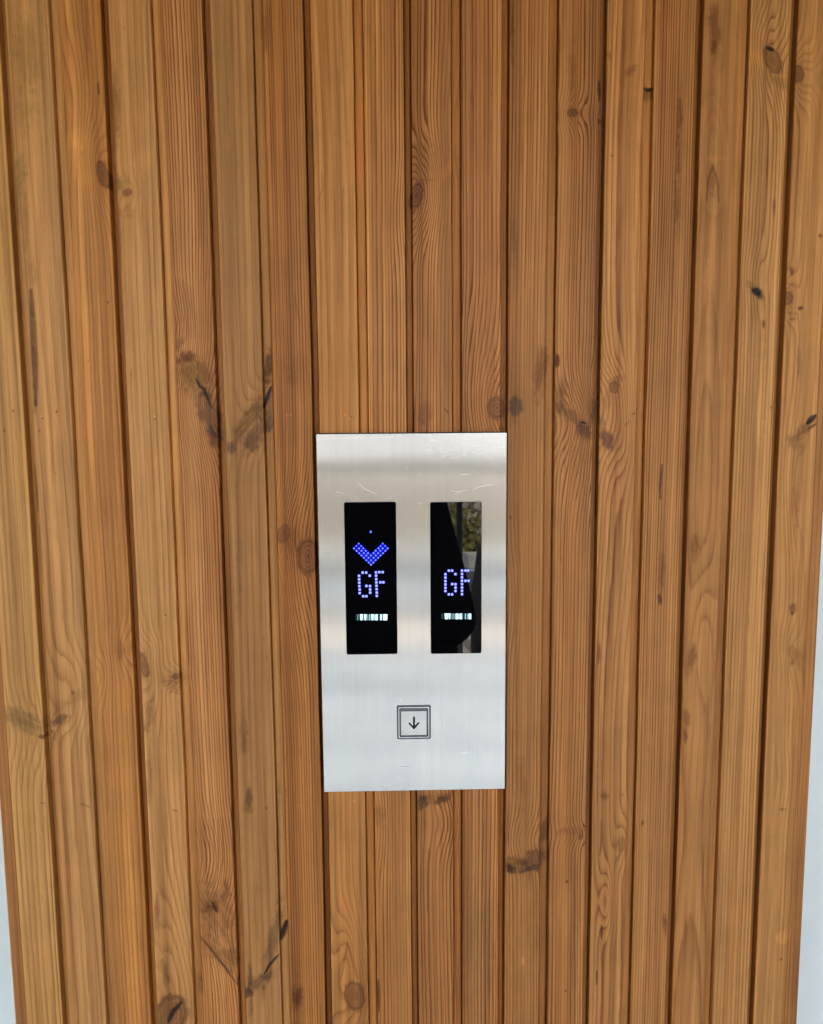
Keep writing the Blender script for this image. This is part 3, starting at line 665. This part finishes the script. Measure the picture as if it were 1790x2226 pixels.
# ------------------------------------------------------------------ setting behind and in front
WHITE = plain('white_render', (.76, .83, .82), .6, var=.04, vs=9)
bm = bmesh.new(); box(bm, -6, -.3390, .09, .4, 0, 3.3); box(bm, .3575, 6, .09, .4, 0, 3.3); box(bm, -.3390, .3575, .22, .4, 0, 3.3)
w = obj_bm('wall', bm, WHITE); tag(w, 'smooth off-white wall seen in slivers at both lower edges beside the wooden column', 'wall', kind='structure')
BEAD = plain('sealant', (.86, .80, .68), .5)
for xa, xb in ((-.3377, -.33615),):
    bm = bmesh.new(); box(bm, xa, xb, .0046, .089, 0, 1.78, .0004)
    o = obj_bm('edge_bead', bm, BEAD, column); o['label'] = 'thin cream sealant bead along the lower left corner'
bm = bmesh.new(); box(bm, -1.35, 1.35, -.82, .088, 1.781, 2.2)  # unseen low slab, added to block sky and darken the board tops
w = obj_bm('shade_slab', bm, plain('shade_slab_dark', (.05, .045, .04), .7)); tag(w, 'dark slab added out of view above to shade the top of the boards', 'light blocker', kind='structure')

bm = bmesh.new(); box(bm, -1.5, -1.35, -1.9, .088, 0, 2.75); box(bm, 1.35, 1.5, -1.9, .088, 0, 2.75)  # unseen side slabs, added so light reaches the boards mostly from the front
w = obj_bm('wall', bm, plain('side_blocker_grey', (.20, .19, .18), .8)); tag(w, 'grey slabs added out of view to block light from the sides', 'wall', kind='structure')
def paving():
    m, nt, b = mat_new('concrete_paving')
    pos = N(nt, 'ShaderNodeTexCoord').outputs['Object']
    a = noise(nt, pos, .8, 5, .6); f = noise(nt, pos, 60, 4, .6)
    c = ramp(nt, a, [(.3, (.49, .53, .53)), (.7, (.59, .63, .63))])
    c = mixc(nt, 'MULTIPLY', .5, c, ramp(nt, f, [(.3, (.85,)*3), (.7, (1.08,)*3)]))
    br = N(nt, 'ShaderNodeTexBrick'); br.offset = 0; br.inputs['Scale'].default_value = 1
    br.inputs['Brick Width'].default_value = .9; br.inputs['Row Height'].default_value = .45; br.inputs['Mortar Size'].default_value = .006
    br.inputs['Color1'].default_value = (1, 1, 1, 1); br.inputs['Color2'].default_value = (.92, .92, .93, 1); br.inputs['Mortar'].default_value = (.45, .44, .42, 1)
    nt.links.new(pos, br.inputs['Vector']); c = mixc(nt, 'MULTIPLY', 1.0, c, br.outputs['Color'])
    nt.links.new(c, b.inputs['Base Color']); b.inputs['Roughness'].default_value = .7
    return m
bm = bmesh.new(); box(bm, -60, 60, -60, 1, -.3, 0)
w = obj_bm('pavement', bm, paving()); tag(w, 'pale concrete paving in front of the lift column', 'paving', kind='structure')
STRIP = plain('dark_band_strip', (.20, .20, .20), .7)
bm = bmesh.new()
for ya, yb in ((-2.62, -2.58), (-3.36, -3.22), (-3.90, -3.74), (-4.9, -4.55), (-5.15, -5.05), (-6.6, -5.9)): box(bm, -30, 30, ya, yb, -.01, .004)  # unseen strips, added to put dark bands in the steel's reflection
w = obj_bm('reflect_strip', bm, STRIP); tag(w, 'dark strips added across the paving for bands in the steel reflection', 'paving', kind='structure')

def stone():
    m, nt, b = mat_new('rubble_stone')
    pos = N(nt, 'ShaderNodeTexCoord').outputs['Object']
    vo = N(nt, 'ShaderNodeTexVoronoi', feature='DISTANCE_TO_EDGE'); vc = N(nt, 'ShaderNodeTexVoronoi')
    mp = N(nt, 'ShaderNodeMapping'); mp.inputs['Scale'].default_value = (3.2, 3.2, 5.5); nt.links.new(pos, mp.inputs[0])
    nz = N(nt, 'ShaderNodeTexNoise'); nz.inputs['Scale'].default_value = 3; nt.links.new(pos, nz.inputs['Vector'])
    vm = N(nt, 'ShaderNodeMix', data_type='RGBA', blend_type='LINEAR_LIGHT'); vm.inputs[0].default_value = .12
    nt.links.new(mp.outputs[0], vm.inputs[6]); nt.links.new(nz.outputs['Color'], vm.inputs[7])
    for n in (vo, vc): n.inputs['Scale'].default_value = 1; nt.links.new(vm.outputs[2], n.inputs['Vector'])
    sep = N(nt, 'ShaderNodeSeparateColor'); nt.links.new(vc.outputs['Color'], sep.inputs[0])
    c = ramp(nt, sep.outputs[0], [(0, (.58, .50, .43)), (.5, (.72, .66, .58)), (1, (.66, .57, .51))])
    c = mixc(nt, 'MULTIPLY', 1.0, c, ramp(nt, vo.outputs['Distance'], [(.02, (.25, .22, .18)), (.09, (1, 1, 1))]))
    nt.links.new(c, b.inputs['Base Color']); b.inputs['Roughness'].default_value = .9
    bump(nt, vo.outputs['Distance'], b, .6, .05)
    return m
bm = bmesh.new(); box(bm, -12, 12, -7.5, -7.0, 0, .98, .03)
tag(obj_bm('stone_wall', bm, stone()), 'rubble stone garden wall mirrored in the right display', 'wall')
CAP = plain('coping_stone', (.62, .60, .55), .7)
bm = bmesh.new(); box(bm, -12, 12, -7.55, -6.93, .981, 1.06, .01)
tag(obj_bm('coping', bm, CAP), 'pale coping slab along the top of the garden wall', 'coping')
bm = bmesh.new(); box(bm, -14, 14, -11.4, -11, 0, 2.3)
tag(obj_bm('building', bm, plain('pale_render', (.66, .65, .62), .7)), 'pale rendered building behind the garden wall', 'building')
bm = bmesh.new(); box(bm, -12, 12, -6.9, -6.72, 0, .14, .01)
tag(obj_bm('kerb', bm, CAP), 'pale kerb at the foot of the garden wall', 'kerb', kind='structure')
bm = bmesh.new(); box(bm, -30, 30, -4.5, -3.95, -.01, .005)  # unseen warm strip, added to colour one band of the steel's reflection
tag(obj_bm('reflect_strip', bm, plain('cream_band', (.62, .55, .47), .7)), 'cream strip added across the paving for a warm band in the steel', 'paving', kind='structure')
# climbing greenery on the stone wall
LEAF = plain('ivy_leaf', (.24, .21, .06), .6, var=.4, vs=8)
bm = bmesh.new()
for k in range(1500):
    cx_, cz_, sx_, sz_ = random.choice(((.56, .36, .07, .10), (.74, .26, .10, .12), (1.8, .5, .5, .3), (-1.4, .5, .7, .3), (3.1, .4, .6, .3), (-3.6, .4, .8, .3)))
    x = random.gauss(cx_, sx_); z = abs(random.gauss(cz_, sz_)); y = -6.98+random.random()**2*.12
    if z > .95: continue
    a = random.random()*6.28; s = random.uniform(.018, .035); tl = random.uniform(-.7, .7)
    p = [Vector((math.cos(a+t)*s*(1 if j % 2 == 0 else .6), math.sin(tl)*s*math.cos(t), math.sin(a+t)*s)) for j, t in enumerate((0, 1.57, 3.14, 4.71))]
    bm.faces.new([bm.verts.new(Vector((x, y, z))+q_) for q_ in p])
tag(obj_bm('ivy', bm, LEAF), 'yellow-green creeper climbing over the stone wall', 'climber')
def lathe(bm, prof, cx, cy, n=20):
    rings = [[bm.verts.new((cx+r*math.cos(2*math.pi*k/n), cy+r*math.sin(2*math.pi*k/n), z)) for k in range(n)] for r, z in prof]
    for a, b in zip(rings[:-1], rings[1:]):
        for k in range(n): bm.faces.new((a[k], a[(k+1) % n], b[(k+1) % n], b[k]))
    bm.faces.new(rings[0]); bm.faces.new(rings[-1])
IRON = plain('dark_iron', (.02, .02, .02), .5)
bm = bmesh.new(); lathe(bm, [(.06, 0), (.06, .02), (.016, .03), (.014, 1.02), (.03, 1.04), (.075, 1.10), (.075, 1.30), (.03, 1.36), (.0, 1.38)], .30, -3.0)
tag(obj_bm('lamp_post', bm, IRON, smooth=True), 'slim dark post with a wider head, mirrored in the right display', 'post')
bm = bmesh.new(); lathe(bm, [(.05, 0), (.05, .42), (.035, .46), (.022, .56), (.008, .66), (.0, .68)], .50, -4.0)
tag(obj_bm('bollard', bm, IRON, smooth=True), 'dark pointed bollard mirrored near the right edge of the right display', 'bollard')
bm = bmesh.new(); box(bm, .66, 1.0, -5.3, -4.96, 0, 2.9, .01)
tag(obj_bm('pillar', bm, plain('grey_pillar', (.22, .22, .23), .8)), 'grey square pillar standing on the paving opposite the lift', 'pillar')

# ------------------------------------------------------------------ person taking the picture, mirrored in the glass
CLOTH = plain('dark_cloth', (.012, .012, .014), .95, spec=.1); SKIN = plain('skin', (.42, .26, .19), .5)
def skinned(name, pts, edges, rad, mat, parent, sub=2):
    me = bpy.data.meshes.new(name); me.from_pydata(pts, edges, []); o = link(name, me, mat, parent)
    sm = o.modifiers.new('skin', 'SKIN'); sm.use_smooth_shade = True
    for sv, r in zip(me.skin_vertices[0].data, rad): sv.radius = (r, r) if not isinstance(r, tuple) else r
    me.skin_vertices[0].data[0].use_root = True
    ss = o.modifiers.new('sub', 'SUBSURF'); ss.levels = ss.render_levels = sub
    return o
pc = (-.075, -1.0)
person = empty('person', (pc[0], pc[1], 0))
tag(person, 'person in dark clothes holding up a phone, a silhouette in the display glass', 'person')
def p_(x, y, z): return (pc[0]+x, pc[1]+y, z)
body = [p_(0,0,.92), p_(0,0,1.06), p_(-.03,.01,1.22), p_(-.06,0,1.36), p_(-.06,0,1.42), p_(-.06,.02,1.47), p_(-.06,.03,1.54), p_(-.06,.02,1.61),
        p_(.02,0,1.33), p_(.20,.05,.95), p_(.125,.26,1.29), p_(-.21,0,1.33), p_(-.25,.06,1.05), p_(.03,.28,1.30),
        p_(.12,0,.84), p_(.12,.02,.48), p_(.12,-.02,.09), p_(.13,.14,.05), p_(-.10,0,.86), p_(-.12,.02,.48), p_(-.12,-.02,.09), p_(-.13,.14,.05)]
ed = [(0,1),(1,2),(2,3),(3,4),(4,5),(5,6),(6,7),(3,8),(8,9),(9,10),(3,11),(11,12),(12,13),(0,14),(14,15),(15,16),(16,17),(0,18),(18,19),(19,20),(20,21)]
rad = [(.21,.14),(.20,.14),(.165,.13),(.12,.10),.06,.065,(.088,.10),(.07,.08),.06,.058,.034,.07,.058,.034,.11,.07,.045,.04,.11,.06,.045,.04]
skinned('body', body, ed, rad, CLOTH, person)
hc = p_(-.06, .02, 1.55)
bm = bmesh.new(); bmesh.ops.create_uvsphere(bm, u_segments=20, v_segments=14, radius=1)
for v_ in bm.verts:
    v_.co = Vector((hc[0]+v_.co.x*.088, hc[1]-.02+v_.co.y*.098, hc[2]+.03+v_.co.z*.10))
obj_bm('hair', bm, plain('dark_hair', (.015, .012, .01), .6), person, True)
def hand(name, wx, wy, wz, s):
    me_pts = [(wx, wy, wz), (wx-.012*s, wy+.035, wz+.03), (wx-.018*s, wy+.05, wz+.055)]; e = [(0, 1), (1, 2)]; r = [.022, .026, .020]
    for f_ in range(4):
        b0 = len(me_pts); hz = wz+.045+.018*(f_-1.5); L_ = (.85, 1, .95, .75)[f_]
        me_pts += [(wx-.022*s, wy+.062, hz), (wx-.040*s*L_-.01*s, wy+.078, hz+.003), (wx-.065*s*L_-.01*s, wy+.072, hz+.004)]
        e += [(2, b0), (b0, b0+1), (b0+1, b0+2)]; r += [.0095, .0088, .0078]
    b0 = len(me_pts); me_pts += [(wx-.02*s, wy+.03, wz+.06), (wx-.04*s, wy+.03, wz+.078), (wx-.06*s, wy+.034, wz+.085)]
    e += [(1, b0), (b0, b0+1), (b0+1, b0+2)]; r += [.012, .010, .008]
    skinned(name, me_pts, e, r, SKIN, person, 1)
hand('hand', .068, -.74, 1.32, 1); hand('hand', -.085, -.74, 1.33, -1)
bm = bmesh.new(); box(bm, -.078, .078, -.672, -.664, 1.352, 1.426, .003)
tag(obj_bm('phone', bm, plain('phone_black', (.01, .01, .012), .35)), 'black phone held up in both hands by the person', 'phone')

# ------------------------------------------------------------------ light
sun_el, sun_az = math.radians(60), math.radians(12)     # the sun stands behind the lift building
wd = bpy.data.worlds.new('World'); S.world = wd; wd.use_nodes = True; nt = wd.node_tree; nt.nodes.clear()
out = N(nt, 'ShaderNodeOutputWorld'); bg = N(nt, 'ShaderNodeBackground'); sky = N(nt, 'ShaderNodeTexSky', sky_type='NISHITA')
sky.sun_disc = False; sky.sun_elevation = sun_el; sky.sun_rotation = sun_az; sky.dust_density = 2.5; sky.air_density = 1.0
hs = N(nt, 'ShaderNodeHueSaturation'); hs.inputs['Saturation'].default_value = .45
nt.links.new(sky.outputs[0], hs.inputs['Color']); nt.links.new(hs.outputs[0], bg.inputs[0]); bg.inputs[1].default_value = .15
nt.links.new(bg.outputs[0], out.inputs[0])
sl = bpy.data.lights.new('sun', 'SUN'); sl.energy = 2.0; sl.angle = math.radians(.53); sl.color = (1, .95, .87)
so = bpy.data.objects.new('sun', sl); COL.objects.link(so)
d = Vector((math.sin(sun_az)*math.cos(sun_el), math.cos(sun_az)*math.cos(sun_el), math.sin(sun_el)))
so.rotation_euler = d.to_track_quat('Z', 'Y').to_euler(); so.location = d*20

cam = bpy.data.cameras.new('camera'); co_ = bpy.data.objects.new('camera', cam); COL.objects.link(co_)
M = Matrix(((rt[0], up[0], -fw[0], 0), (rt[1], up[1], -fw[1], -DIST), (rt[2], up[2], -fw[2], CAMZ), (0, 0, 0, 1)))
co_.matrix_world = M
cam.sensor_fit = 'HORIZONTAL'; cam.sensor_width = 36; cam.lens = F/1790*36; cam.clip_start = .01; cam.clip_end = 500
S.camera = co_
S.view_settings.view_transform = 'Standard'; S.view_settings.look = 'None'; S.view_settings.gamma = 1
S.view_settings.use_curve_mapping = False; S.view_settings.exposure = 2.52
